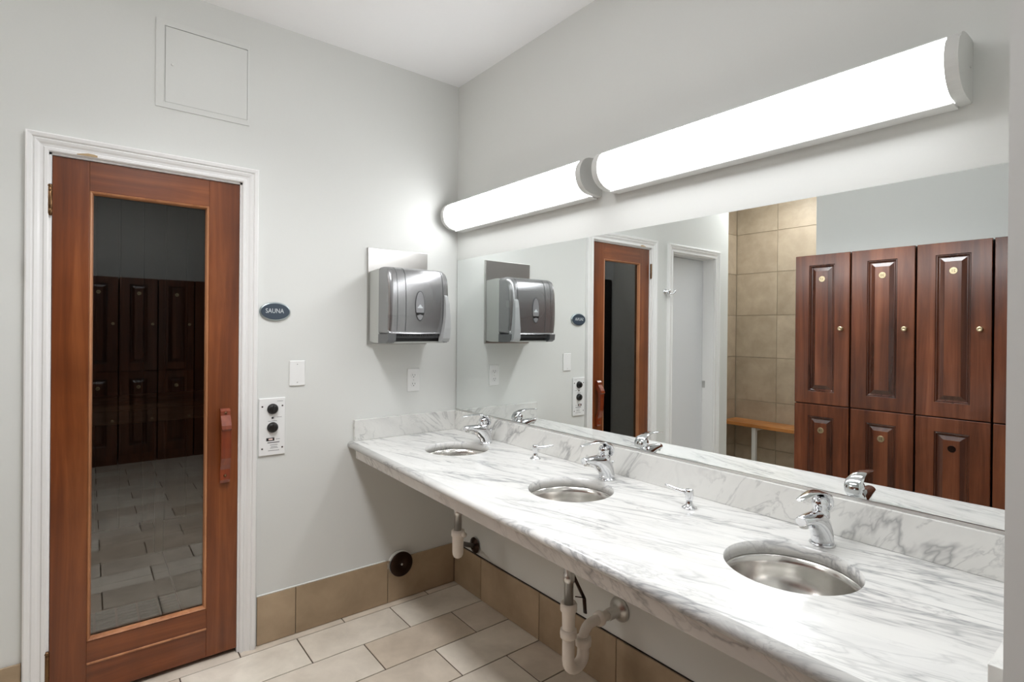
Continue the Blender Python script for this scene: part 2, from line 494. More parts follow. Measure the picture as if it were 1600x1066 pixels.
# ================================================================== SAUNA DOOR
dy0, dy1, dz0, dz1 = -1.731, -1.112, 0.018, 2.035
XF, XB = -0.006, -0.045
gy0, gy1, gz0, gz1 = -1.612, -1.240, 0.235, 1.912
door = thing('door_1', 'reddish brown wooden sauna door with one tall dark glass pane, hinged on the left', 'door', (0, dy0, 0))
door['kind'] = 'structure'
bm = B(); box(bm, XB, XF, dy0, gy0 - 0.012, dz0, dz1, 0.002); obj('stile', bm, M_DOORV, door)
bm = B(); box(bm, XB, XF, gy1 + 0.012, dy1, dz0, dz1, 0.002); obj('stile', bm, M_DOORV, door)
bm = B(); box(bm, XB, XF, gy0 - 0.0119, gy1 + 0.0119, gz1 + 0.012, dz1, 0.0012); obj('rail', bm, M_DOORH, door)
bm = B(); box(bm, XB, XF, gy0 - 0.0119, gy1 + 0.0119, 0.142, gz0 - 0.012, 0.0012); box(bm, XB, XF - 0.001, gy0 - 0.0119, gy1 + 0.0119, dz0, 0.135, 0.0012)
obj('rail', bm, M_DOORH, door)
bm = B(); prism(bm, [(XF - 0.004, 0.133), (XF + 0.004, 0.136), (XF + 0.004, 0.141), (XF - 0.004, 0.144)], 'y', gy0 - 0.012, gy1 + 0.012)
obj('rail_bead', bm, M_BEAD, door)
# glazing bead: mitred bevel round the pane
bm = B()
def rect(y0, y1, z0, z1, x): return [(x, y0, z0), (x, y1, z0), (x, y1, z1), (x, y0, z1)]
e = 0.012
loft(bm, [rect(gy0 - e, gy1 + e, gz0 - e, gz1 + e, XF - 0.001), rect(gy0 - e + .003, gy1 + e - .003, gz0 - e + .003, gz1 + e - .003, XF + 0.003),
          rect(gy0 - .004, gy1 + .004, gz0 - .004, gz1 + .004, XF), rect(gy0, gy1, gz0, gz1, XF - 0.018)], False, False, smooth=False)
obj('glazing_bead', bm, M_BEAD, door)
bm = B(); box(bm, XF - 0.026, XF - 0.020, gy0 - 0.008, gy1 + 0.008, gz0 - 0.008, gz1 + 0.008)
obj('glass_pane', bm, M_GLASS, door)
# wooden pull handle with shaped ends and two screws
bm = B()
pr = [(0.0, 1.066), (0.018, 1.068), (0.028, 1.058), (0.030, 1.040), (0.044, 1.020), (0.056, 1.000), (0.060, 0.985), (0.052, 0.978), (0.050, 0.95), (0.049, 0.90), (0.046, 0.86),
      (0.036, 0.83), (0.026, 0.81), (0.026, 0.765), (0.020, 0.752), (0.0, 0.750),
      (0.0, 0.80), (0.012, 0.825), (0.026, 0.85), (0.030, 0.90), (0.030, 0.95), (0.026, 0.985), (0.012, 1.005), (0.0, 1.02)]
vs = prism(bm, [(XF + a, b) for a, b in pr], 'y', -1.184, -1.147)
h = obj('handle', bm, M_HANDLE, door, label='glossy wooden pull handle')
for a_, b_ in ((0.0265, 0.783), (0.0275, 1.050)):
    bm = B(); lathe(bm, [(0.0, 0.0045), (0.004, 0.004), (0.006, 0.0)], (XF + a_, -1.165, b_), 'x', 14); obj('screw', bm, M_BRASS, h)
# hinges
for zc in (1.869, 0.175):
    bm = B()
    lathe(bm, [(0.0, -0.056), (0.005, -0.055), (0.006, -0.050), (0.0072, -0.048), (0.0072, -0.034), (0.0068, -0.033), (0.0068, -0.032), (0.0072, -0.031), (0.0072, 0.031), (0.0068, 0.032), (0.0072, 0.033), (0.0072, 0.046), (0.0058, 0.047), (0.0085, 0.050), (0.0085, 0.053), (0.005, 0.058), (0.0, 0.059)], (0.0095, -1.7365, zc), 'z', 18)
    obj('hinge', bm, M_BRASS, door)
# ================================================================== WHITE DOOR (seen in the mirror)
wd = thing('door_2', 'plain white painted door in a white frame, seen in the mirror beyond the sauna door', 'door', (-0.1, WY0, 0))
wd['kind'] = 'structure'
bm = B(); box(bm, -0.118, -0.104, WY0 + 0.012, WY1 - 0.012, 0.008, DTOP - 0.013, 0.001); obj('slab', bm, M_WHITEDOOR, wd)
bm = B(); box(bm, -0.103, -0.075, WY0 + 0.0105, WY0 + 0.0125, 0.925, 0.985); obj('strike_plate', bm, M_CHROMED, wd)

# ================================================================== SAUNA INTERIOR
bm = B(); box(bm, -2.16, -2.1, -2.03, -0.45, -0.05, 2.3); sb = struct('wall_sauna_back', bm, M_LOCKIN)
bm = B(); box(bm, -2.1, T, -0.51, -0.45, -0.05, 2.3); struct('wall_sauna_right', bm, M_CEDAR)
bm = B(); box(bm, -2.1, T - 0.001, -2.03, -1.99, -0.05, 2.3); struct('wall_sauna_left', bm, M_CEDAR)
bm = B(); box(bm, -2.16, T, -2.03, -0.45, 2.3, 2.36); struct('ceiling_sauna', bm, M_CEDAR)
bm = B(); box(bm, -2.16, 0.0, -2.03, -0.45, -0.06, -0.004); fs = struct('floor_sauna', bm, M_GROUT)
for k in range(11):
    y0 = -1.99 + k * 0.1345
    put_tile(sb, -2.1, -2.082, y0 + 0.002, y0 + 0.1325, 0.0, 2.3, M_CEDAR, 'plank', 0.004)
for i in range(6):
    for j in range(4):
        x1 = -0.125 - i * 0.33; put_tile(fs, x1 - 0.326, x1, -1.99 + j * 0.37, -1.99 + j * 0.37 + 0.366, -0.006, -0.001, M_FLOOR)
bm = B(); box(bm, T, 0.0, SY0 + .011, SY1 - .011, -0.004, -0.001)
obj('threshold', bm, M_FLOOR, fs)
for nm, x0, x1, z, lb in (('sauna_bench', -2.05, -1.40, 0.94, 'slatted cedar bench inside the dark sauna behind the glass'),):
    t_ = thing(nm, lb, 'bench', (x1, -1.25, 0))
    n = 4; wsl_ = (x1 - x0) / n
    for k in range(n):
        bm = B(); box(bm, x0 + k * wsl_ + 0.006, x0 + (k + 1) * wsl_ - 0.006, -1.985, -0.515, z - 0.03, z, 0.004, 1); obj('slat', bm, M_CEDARY, t_)
    bm = B(); box(bm, x1 - 0.03, x1 - 0.005, -1.985, -0.515, z - 0.11, z - 0.031, 0.003, 1); obj('front_board', bm, M_CEDARY, t_)
    for yy in (-1.9, -1.27, -0.6):
        bm = B(); box(bm, x1 - 0.08, x1 - 0.035, yy - 0.022, yy + 0.022, 0.0, z - 0.031, 0.003, 1); obj('leg', bm, M_CEDAR, t_)
# perforated mat on the sauna floor
mat_ = thing('floor_mat', 'grey green ribbed drainage mat on the sauna floor behind the glass', 'mat', (-0.45, -1.6, 0.0))
bm = B()
for i in range(18):
    x = -0.16 - i * 0.033
    for j in range(8):
        y = -1.93 + j * 0.085
        box(bm, x - 0.022, x, y, y + 0.074, 0.004, 0.014)
obj('mat_ribs', bm, M_MAT, mat_, kind='stuff')
bm = B()
for j in range(8):
    y = -1.93 + j * 0.085 + 0.03
    box(bm, -0.745, -0.155, y, y + 0.012, 0.0, 0.009)
obj('mat_runner', bm, M_MAT, mat_, kind='stuff')

# ================================================================== MIRROR
mz0, mz1, mx0, mx1 = 0.9675, 1.802, 0.010, 2.425
mir = thing('wall_mirror', 'large frameless wall mirror above the marble backsplash', 'mirror', (1.2, 0, mz0))
bm = B(); box(bm, mx0, mx1, -0.0045, -0.001, mz0, mz1)
for f in bm.faces: f.material_index = 1 if abs(f.normal.y) < 0.9 else 0
obj('mirror_glass', bm, [M_MIRROR, M_MEDGE], mir)
bm = B()
prism(bm, [(-0.0008, mz0 - 0.0035), (-0.0095, mz0 - 0.0035), (-0.0095, mz0 + 0.004), (-0.0065, mz0 + 0.004), (-0.0065, mz0 - 0.001), (-0.0008, mz0 - 0.001)], 'x', mx0, mx1)
obj('bottom_channel', bm, M_CHROMED, mir)

# ================================================================== VANITY COUNTER
ZC = 0.86; TH = 0.034
def yn(x): return -0.625 - 0.022 * x          # outermost point of the rounded front edge
XE = 2.4335
SINKS = [(0.448, -0.274), (1.226, -0.297), (1.986, -0.310)]
RS = 0.150
cnt = thing('vanity_counter', 'long white grey-veined marble vanity counter with three round sink openings', 'counter', (1.2, -0.3, ZC))
bm = B()
NS = 64
def planar(bm, z, inset):
    outer = [(0.0005, -0.0005), (XE, -0.0005), (XE, yn(XE) + inset), (0.0005, yn(0) + inset)]
    ov = [bm.verts.new((x, y, z)) for x, y in outer]
    es = [bm.edges.new((ov[i], ov[(i + 1) % 4])) for i in range(4)]
    loops = []
    for cx, cy in SINKS:
        lv = [bm.verts.new((cx + RS * math.cos(2 * PI * k / NS), cy + RS * math.sin(2 * PI * k / NS), z)) for k in range(NS)]
        es += [bm.edges.new((lv[i], lv[(i + 1) % NS])) for i in range(NS)]
        loops.append(lv)
    bmesh.ops.triangle_fill(bm, use_beauty=True, edges=es)
    return ov, loops
RN = 0.021
ov, l1 = planar(bm, ZC, RN)
ov2, l2 = planar(bm, ZC - TH, RN)
for a, b in zip(l1, l2):
    for i in range(NS):
        j = (i + 1) % NS; f = bm.faces.new((a[i], a[j], b[j], b[i])); f.smooth = True
for i in (0, 1, 3):
    j = (i + 1) % 4; bm.faces.new((ov[i], ov[j], ov2[j], ov2[i]))
# bullnose: half-round swept from left to right
K = 12
prev = None
rings = []
for xx, va, vb in ((0.0005, ov[3], ov2[3]), (XE, ov[2], ov2[2])):
    ring = [va]
    for k in range(1, K):
        a = PI / 2 - PI * k / K
        ring.append(bm.verts.new((xx, yn(xx) + RN - RN * math.cos(a), ZC - TH / 2 + TH / 2 * math.sin(a))))
    ring.append(vb); rings.append(ring)
for i in range(K):
    f = bm.faces.new((rings[0][i], rings[0][i + 1], rings[1][i + 1], rings[1][i])); f.smooth = True
bm.faces.new(rings[0]); bm.faces.new(rings[1])
obj('counter_slab', bm, M_MARB, cnt)
# apron under the front edge
bm = B()
y0a, y1a = yn(0.06) + 0.022, yn(XE) + 0.022
vsA = [(0.055, y0a), (XE, y1a), (XE, y1a + 0.022), (0.055, y0a + 0.022)]
loft(bm, [[(x, y, ZC - TH - 0.040) for x, y in vsA], [(x, y, ZC - TH - 0.0005) for x, y in vsA]], smooth=False)
obj('apron', bm, M_MARBA, cnt)
# wooden sub-top above the traps (plain support rail at the wall)
bm = B(); box(bm, 0.0, XE, -0.035, -0.0005, ZC - TH - 0.06, ZC - TH - 0.0005); obj('wall_cleat', bm, M_WHITE, cnt)
# backsplashes
bm = B(); box(bm, 0.021, XE - 0.026, -0.0205, -0.0005, ZC + 0.0003, 0.9635, 0.0012); obj('backsplash', bm, M_MARBS, cnt)
bm = B(); box(bm, 0.0005, 0.0205, -0.596, -0.0005, ZC + 0.0003, 0.9635, 0.0012); obj('side_splash', bm, marble('marble_side_splash', (math.radians(-38), 0, 0), (6, 2.4, 6), base=(228, 228, 225), vein=(96, 97, 101), amount=0.75, width=0.03), cnt)
bm = B(); box(bm, XE - 0.0255, XE, yn(XE) + 0.02, -0.0005, ZC + 0.0003, 0.9635, 0.0012); obj('side_splash', bm, M_MARBS, cnt)

# ---------------------------------------------------------------- sinks
PL = ['nearest the sauna wall', 'in the middle of the counter', 'nearest the right wall']
PLS = ['round stainless steel undermount sink nearest the sauna wall', 'round stainless steel undermount sink in the middle of the counter', 'largest-looking round stainless steel undermount sink, closest to the viewer']
def bowl(i):
    cx, cy = SINKS[i]; zr = ZC - TH
    t_ = thing('sink', PLS[i], 'sink', (cx, cy, zr), 'sinks in the marble counter')
    bm = B()
    prof = [(RS + 0.018, -0.0008), (RS + 0.003, -0.0008), (RS - 0.003, -0.004), (RS - 0.007, -0.02)]
    for k in range(1, 13):
        a = k / 12 * PI / 2
        prof.append((0.024 + (RS - 0.032) * math.cos(a) ** 0.75 if k < 12 else 0.024, -0.02 - 0.105 * math.sin(a) ** 1.0))
    rings = lathe(bm, prof, (cx, cy, zr), 'z', 56)
    inner = prof
    # outer skin
    pr2 = [(r + 0.0015, h - 0.0015) for r, h in prof]
    lathe(bm, pr2, (cx, cy, zr), 'z', 56)
    # drop the caps that lathe adds
    caps = [f for f in bm.faces if len(f.verts) > 10]
    bmesh.ops.delete(bm, geom=caps, context='FACES_ONLY')
    obj('bowl', bm, M_BOWL, t_)
    bm = B(); lathe(bm, [(0.0, -0.119), (0.010, -0.1195), (0.016, -0.122), (0.0165, -0.124), (0.026, -0.1235), (0.029, -0.1245), (0.028, -0.129), (0.0, -0.130)], (cx, cy, zr), 'z', 28)
    obj('drain', bm, M_CHROME, t_)
    return t_
s0 = bowl(0)
for i in (1, 2):
    c = SINKS[i]; dup(s0, (c[0], c[1], ZC - TH), 0, PLS[i])

# ---------------------------------------------------------------- faucets (local shapes, base at origin, spout to -y)
FP = [(0.432, -0.100), (1.220, -0.104), (1.977, -0.112)]
FL = ['chrome lever faucet behind the sink nearest the sauna wall', 'chrome lever faucet behind the middle sink', 'chrome lever faucet behind the sink closest to the viewer']
fc = thing('faucet', FL[0], 'faucet', (0, 0, 0), 'faucets on the marble counter')
D = math.radians
bm = B()
lathe(bm, [(0.031, 0.0), (0.031, 0.003), (0.029, 0.005)], (0, 0, 0), 'z', 32)
# sections: centre(y,z), half width, half thickness, tangent angle (90 deg = going up, 180 = towards -y)
oval_loft(bm, [((0.002, 0.003), 0.027, 0.031, D(90)), ((0.0005, 0.018), 0.0262, 0.031, D(96)), ((-0.004, 0.034), 0.0258, 0.032, D(106)),
               ((-0.013, 0.049), 0.0255, 0.0345, D(122)), ((-0.026, 0.061), 0.025, 0.0335, D(138)), ((-0.043, 0.070), 0.024, 0.0275, D(152)),
               ((-0.063, 0.0765), 0.0225, 0.0205, D(163)), ((-0.085, 0.0815), 0.020, 0.0155, D(171)), ((-0.105, 0.0835), 0.0175, 0.013, D(177)),
               ((-0.120, 0.084), 0.0155, 0.012, D(180)), ((-0.1245, 0.084), 0.013, 0.010, D(180))], 28)
obj('spout_body', bm, M_CHROME, fc)
bm = B(); lathe(bm, [(0.0105, 0.080), (0.0108, 0.068), (0.010, 0.066), (0.0, 0.067)], (0, -0.108, 0), 'z', 20); obj('aerator', bm, M_CHROMED, fc)
bm = B()
ax = (Vector((1, 0, 0)), Vector((0, 0.985, 0.17)), Vector((0, -0.17, 0.985)))
lathe(bm, [(0.022, 0.076), (0.022, 0.090), (0.0185, 0.093), (0.017, 0.097), (0.017, 0.104), (0.0195, 0.107), (0.020, 0.113), (0.019, 0.121), (0.014, 0.128), (0.0, 0.130)], (0, 0.003, 0), ax, 28)
obj('cartridge_neck', bm, M_CHROME, fc)
bm = B()
oval_loft(bm, [((0.013, 0.088), 0.014, 0.004, D(80)), ((0.0155, 0.100), 0.0215, 0.007, D(92)), ((0.0125, 0.115), 0.0235, 0.0085, D(112)), ((0.002, 0.129), 0.0235, 0.008, D(140)),
               ((-0.026, 0.1405), 0.0195, 0.005, D(166)), ((-0.052, 0.1445), 0.0165, 0.0042, D(174)), ((-0.080, 0.145), 0.0135, 0.0036, D(182)),
               ((-0.108, 0.143), 0.011, 0.0032, D(186)), ((-0.130, 0.1405), 0.009, 0.0028, D(188)), ((-0.138, 0.1395), 0.006, 0.002, D(188))], 22)
obj('lever_handle', bm, M_CHROME, fc)
bm = B(); tube(bm, [(0, 0.030, 0.0), (0, 0.031, 0.05), (0, 0.0315, 0.056)], [0.002, 0.002, 0.002], 8)
lathe(bm, [(0.0, 0.054), (0.004, 0.055), (0.0055, 0.059), (0.004, 0.063), (0.0, 0.064)], (0, 0.0315, 0), 'z', 14)
obj('lift_rod', bm, M_CHROME, fc)
for i, (x, y) in enumerate(FP):
    if i == 0: fc.location = (x, y, ZC + 0.0003); WL[fc.name] = (x, y, ZC)
    else: dup(fc, (x, y, ZC + 0.0003), 0, FL[i])

# ---------------------------------------------------------------- soap pumps (nozzle to +x locally)
sp = thing('soap_pump', 'chrome soap pump between the first and middle sinks, nozzle turned to the mirror', 'soap pump', (0, 0, 0), 'soap pumps on the marble counter')
bm = B(); lathe(bm, [(0.024, 0.0), (0.0235, 0.003), (0.018, 0.006), (0.011, 0.012), (0.0095, 0.020), (0.009, 0.026), (0.0, 0.027)], (0, 0, 0), 'z', 28); obj('flange', bm, M_CHROME, sp)
bm = B(); lathe(bm, [(0.0, 0.022), (0.0105, 0.0225), (0.0125, 0.030), (0.013, 0.052), (0.0125, 0.057), (0.011, 0.059), (0.0, 0.0595)], (0, 0, 0), 'z', 24)
obj('pump_head', bm, M_CHROME, sp)
bm = B(); tube(bm, [(0.004, 0, 0.047), (0.02, 0, 0.0500), (0.045, 0, 0.0535), (0.066, 0, 0.0590), (0.078, 0, 0.0610)], [0.0105, 0.0085, 0.0062, 0.0046, 0.0036], 14, flat=0.85); obj('nozzle', bm, M_CHROME, sp)
sp.location = (0.819, -0.112, ZC + 0.0003); sp.rotation_euler = (0, 0, D(42))
dup(sp, (1.598, -0.142, ZC + 0.0003), D(198), 'chrome soap pump between the middle and closest sinks, nozzle turned away from the mirror')

# ---------------------------------------------------------------- traps under the counter
def trap_p(x, y, label, jx=0.0):
    t_ = thing('drain_trap', label, 'drain pipe', (x, y, 0), 'drain traps under the counter')
    bm = B(); lathe(bm, [(0.0, 0.694), (0.029, 0.6935), (0.029, 0.689), (0.018, 0.685), (0.018, 0.55), (0.0205, 0.549), (0.0205, 0.52), (0.0165, 0.518), (0.0165, 0.425), (0.0, 0.425)], (x, y, 0), 'z', 26)
    obj('tailpiece', bm, M_CHROMED, t_, label='chrome tailpiece')
    bm = B(); lathe(bm, [(0.0, 0.44), (0.020, 0.44), (0.027, 0.446), (0.030, 0.440), (0.030, 0.418), (0.024, 0.410), (0.0225, 0.36), (0.023, 0.355), (0.0225, 0.325), (0.0, 0.325)], (x, y, 0), 'z', 22)
    obj('trap_arm', bm, M_PVC, t_)
    # U bend
    bm = B()
    ry = 0.038; zc = 0.238
    pts = [(x, y, 0.330), (x, y, 0.27)] + [(x, y + ry - ry * math.cos(a), zc - ry * math.sin(a)) for a in [PI * k / 10 for k in range(11)]] + [(x, y + 2 * ry, 0.27), (x, y + 2 * ry, 0.300)]
    tube(bm, pts, 0.022, 18)
    lathe(bm, [(0.022, 0.318), (0.0295, 0.322), (0.031, 0.338), (0.029, 0.350), (0.0235, 0.352)], (x, y, 0), 'z', 12)
    lathe(bm, [(0.022, 0.262), (0.029, 0.266), (0.0305, 0.284), (0.029, 0.294), (0.0225, 0.296)], (x, y + 2 * ry, 0), 'z', 12)
    obj('u_bend', bm, M_PVC, t_)
    # elbow going to the wall
    bm = B()
    yy = y + 2 * ry
    pts = [(x, yy, 0.290)] + [(x + jx * 0.3 * (1 - math.cos(a)), yy + 0.042 * (1 - math.cos(a)), 0.290 + 0.045 * math.sin(a)) for a in [PI / 2 * k / 7 for k in range(1, 8)]] + [(x, yy + 0.075, 0.335), (x, -0.05, 0.333)]
    tube(bm, pts, 0.0185, 18)
    lathe(bm, [(0.019, -0.012), (0.027, -0.010), (0.028, 0.006), (0.026, 0.010), (0.019, 0.012)], (x, yy + 0.085, 0.335), 'y', 12)
    obj('wall_elbow', bm, M_PVC, t_)
    bm = B(); lathe(bm, [(0.0205, -0.075), (0.022, -0.07), (0.022, -0.028), (0.026, -0.022), (0.036, -0.017), (0.045, -0.008), (0.047, -0.001), (0.0, -0.001)], (x, 0, 0.333), 'y', 32)
    obj('wall_flange', bm, M_CHROMED, t_, label='chrome wall flange')
    # pop-up linkage strap
    bm = B()
    A = Vector((x + 0.004, y + 0.012, 0.548)); Bp = Vector((x + 0.006, y + 0.072, 0.44)); Cp = Vector((x + 0.006, y + 0.078, 0.385))
    tube(bm, [A, Bp], 0.0095, 8, flat=0.5); tube(bm, [Bp, Cp], 0.009, 8, flat=0.5)
    tube(bm, [Bp + Vector((0, 0, 0.002)), Bp + Vector((0.0, -0.045, 0.02))], 0.002, 6)
    obj('popup_strap', bm, M_DARKIRON, t_, label='dark metal pop-up linkage strap')
    return t_
tp = trap_p(1.202, -0.278, 'white plastic p-trap with chrome tailpiece under the middle sink')
dup(tp, (1.986, -0.31, 0), 0, 'white plastic p-trap under the sink closest to the viewer')
x, y = 0.437, -0.258
t_ = thing('drain_trap', 'white plastic bottle trap with dark wall pipe under the sink nearest the sauna wall', 'drain pipe', (x, y, 0), 'drain traps under the counter')
bm = B(); lathe(bm, [(0.0, 0.694), (0.029, 0.6935), (0.029, 0.689), (0.018, 0.685), (0.018, 0.57), (0.0205, 0.569), (0.0205, 0.545), (0.0175, 0.543), (0.0175, 0.455), (0.0, 0.455)], (x, y, 0), 'z', 26); obj('tailpiece', bm, M_CHROMED, t_, label='chrome tailpiece')
bm = B(); lathe(bm, [(0.0, 0.472), (0.022, 0.472), (0.031, 0.470), (0.032, 0.448), (0.027, 0.440), (0.026, 0.375), (0.0245, 0.358), (0.019, 0.347), (0.010, 0.341), (0.0, 0.340)], (x, y, 0), 'z', 26)
lathe(bm, [(0.0, -0.012), (0.012, -0.012), (0.012, 0.012), (0.0, 0.012)], (x + 0.03, y + 0.01, 0.458), 'x', 10)
obj('bottle', bm, M_PVC, t_)
bm = B(); tube(bm, [(x - 0.012, y + 0.012, 0.385), (x - 0.05, y + 0.055, 0.378), (0.228, -0.035, 0.278), (0.212, -0.014, 0.268)], [0.012, 0.012, 0.012, 0.014], 14); obj('wall_pipe', bm, M_DARKIRON, t_, label='dark bronze pipe')
bm = B(); lathe(bm, [(0.014, -0.030), (0.020, -0.022), (0.034, -0.016), (0.041, -0.012), (0.042, -0.0105), (0.0, -0.0105)], (0.212, 0, 0.268), 'y', 28); obj('wall_flange', bm, M_DARKIRON, t_, label='dark bronze wall flange')

# ---------------------------------------------------------------- bar lights
def dprof(s=1.0, zc=2.03, hz=0.0735, d=0.128):
    pts = [(0.0, 1.0), (-0.52, 0.97), (-0.80, 0.80), (-0.95, 0.45), (-1.0, 0.05), (-0.95, -0.38), (-0.80, -0.72), (-0.52, -0.94), (0.0, -1.0)]
    # smooth with Catmull-Rom
    out = []
    n = len(pts)
    for i in range(n - 1):
        p0, p1, p2, p3 = pts[max(i - 1, 0)], pts[i], pts[i + 1], pts[min(i + 2, n - 1)]
        for k in range(4):
            t = k / 4
            out.append(tuple(0.5 * ((2 * p1[j]) + (-p0[j] + p2[j]) * t + (2 * p0[j] - 5 * p1[j] + 4 * p2[j] - p3[j]) * t * t + (-p0[j] + 3 * p1[j] - 3 * p2[j] + p3[j]) * t ** 3) for j in (0, 1)))
    out.append(pts[-1])
    return [(-0.0008 + a * d * s, zc + b * hz * s) for a, b in out]
def bar_light(x0, x1, label):
    t_ = thing('bar_light', label, 'wall light', ((x0 + x1) / 2, 0, 2.03), 'bar lights over the mirror')
    bm = B(); box(bm, x0 + 0.026, x1 - 0.026, -0.03, -0.0005, 1.957, 2.103, 0.001); box(bm, x0 + 0.026, x1 - 0.026, -0.052, -0.0008, 1.951, 1.9565, 0.001)
    obj('housing', bm, M_WHITE, t_)
    bm = B(); pt = [p for p in dprof(1.0) if p[1] > 2.03 + 0.0735 * 0.85]; pt = pt + [(a, b - 0.0028) for a, b in reversed(pt)]; prism(bm, pt, 'x', x0 + 0.0262, x1 - 0.0262, smooth=True); obj('added_top_shade', bm, M_WHITE, t_)  # unseen cover, added to cut the bar's glow on the wall above
    bm = B(); prism(bm, dprof(0.945), 'x', x0 + 0.027, x1 - 0.027, smooth=True); obj('diffuser', bm, M_BAR, t_)
    for a, b in ((x0, x0 + 0.026), (x1 - 0.026, x1)):
        bm = B(); prism(bm, dprof(1.0), 'x', a, b, smooth=False)
        es = [e for e in bm.edges if e.calc_length() < 0.03 and all(len(f.verts) > 10 or True for f in e.link_faces) and abs(e.verts[0].co.x - e.verts[1].co.x) < 1e-6]
        bmesh.ops.bevel(bm, geom=es, offset=0.003, segments=2, affect='EDGES')
        obj('end_cap', bm, M_LGREY, t_, label='grey end cap')
    for xx, s in ((x0, -1), (x1, 1)):
        bm = B(); lathe(bm, [(0.0, 0.0022 * s), (0.003, 0.002 * s), (0.0035, 0.0)], (xx, -0.025, 2.035), 'x', 12)
        obj('cap_screw', bm, M_CHROMED, t_)
bar_light(0.032, 1.088, 'glowing white bar light in the corner by the sauna wall')
bar_light(1.150, 2.253, 'longer glowing white bar light on the right above the mirror')

# ---------------------------------------------------------------- ceiling panels (out of the frame; the square ones are added as fill)
def ceil_light(x, y, w_, l_, label, mat):
    t_ = thing('ceiling_light', label, 'ceiling light', (x, y, H), 'flush ceiling lights')
    bm = B()
    box(bm, x - w_, x + w_, y - l_, y + l_, H - .014, H - .0005, .003, 1)
    obj('frame', bm, M_WHITE, t_)
    bm = B(); box(bm, x - w_ + .012, x + w_ - .012, y - l_ + .012, y + l_ - .012, H - .085, H - .0145, .02, 3); obj('diffuser', bm, mat, t_)
ceil_light(1.3, -1.3, 0.65, 0.16, 'long drop-bowl ceiling light near the middle of the room', M_PANEL)
ceil_light(3.5, -1.3, 0.3, 0.3, 'added square fill light, out of view, near the far locker bank', emit('far_fill_diffuser', 3.5, LAMP_RGB))  # unseen lamp, added to lift the ambient light of the room
ceil_light(0.3, -3.2, 0.3, 0.3, 'added square fill light, out of view, over the shower bench', emit('shower_fill_diffuser', FILL_SHOWER, LAMP_RGB))  # unseen lamp, added to brighten the alcove and the left side

# ================================================================== WALL FITTINGS (left wall)
# access panel
t_ = thing('access_panel', 'painted square access panel high on the wall above the sauna door', 'access panel', (0, -1.25, 2.3))
bm = B()
oy0, oy1, oz0, oz1 = -1.421, -1.078, 2.297, 2.650; iy0, iy1, iz0, iz1 = -1.392, -1.087, 2.320, 2.626
loft(bm, [rect(oy0, oy1, oz0, oz1, 0.0003), rect(oy0, oy1, oz0, oz1, 0.004), rect(iy0, iy1, iz0, iz1, 0.005), rect(iy0, iy1, iz0, iz1, 0.0003)], False, False, smooth=False)
obj('frame', bm, M_WALL, t_)
bm = B(); box(bm, 0.0005, 0.0042, iy0 + 0.003, iy1 - 0.001, iz0 + 0.001, iz1 - 0.0025, 0.0008, 1); obj('panel', bm, M_WALL, t_)
bm = B(); lathe(bm, [(0.0, 0.002), (0.004, 0.0015), (0.005, 0.0)], (0.0042, -1.365, 2.475), 'x', 14); obj('latch_screw', bm, M_WHITE, t_)
# scuffed bare patch on the casing head
bm = B()
pts = [(-1.662, 2.047), (-1.602, 2.047), (-1.602, 2.054), (-1.612, 2.0565), (-1.630, 2.0575), (-1.640, 2.055), (-1.662, 2.050)]
loft(bm, [[(0.0165, a, b) for a, b in pts], [(0.0172, a, b) for a, b in pts]], smooth=False)
obj('bare_wood_chip', bm, M_RAW, bpy.data.objects['trim_1'], label='chipped spot showing bare wood')

# sauna sign
t_ = thing('sauna_sign', 'small oval slate blue sign reading SAUNA beside the sauna door', 'sign', (0, -0.966, 1.488))
def ellipse_x(bm, cy, cz, ry, rz, prof, seg=48, mi=0):
    rings = [[(x, cy + (ry + d) * math.cos(a), cz + (rz + d) * math.sin(a)) for a in [2 * PI * k / seg for k in range(seg)]] for x, d in prof]
    return loft(bm, rings, mi=mi)
bm = B(); ellipse_x(bm, -0.966, 1.488, 0.066, 0.042, [(0.0005, 0.0), (0.007, 0.0), (0.010, -0.003), (0.0105, -0.005)]); obj('rim', bm, M_SIGNR, t_)
bm = B(); ellipse_x(bm, -0.966, 1.488, 0.0605, 0.0365, [(0.0090, 0.0), (0.0115, 0.0), (0.012, -0.001)]); obj('face', bm, M_SIGN, t_)
bm = B()
MX = Matrix(((0, 0, 1, 0), (1, 0, 0, 0), (0, 1, 0, 0), (0, 0, 0, 1)))     # text plane on x = const, reading towards +y
text_bm(bm, 'SAUNA', 0.029, Matrix.Translation((0.0122, -0.969, 1.490)) @ MX @ Matrix.Diagonal((0.82, 1, 1, 1)), 0.0004)
obj('lettering', bm, M_LETTER, t_)

# blank switch plate
t_ = thing('blank_wall_plate', 'blank white wall plate with two screws under the sauna sign', 'wall plate', (0, -0.867, 1.205))
bm = B(); box(bm, 0.0005, 0.007, -0.902, -0.832, 1.148, 1.264, 0.003, 2); obj('plate', bm, M_PLASTIC, t_)
for z in (1.164, 1.248):
    bm = B(); lathe(bm, [(0.0, 0.0012), (0.0028, 0.001), (0.0032, 0.0)], (0.007, -0.867, z), 'x', 10); obj('screw', bm, M_CHROMED, t_)

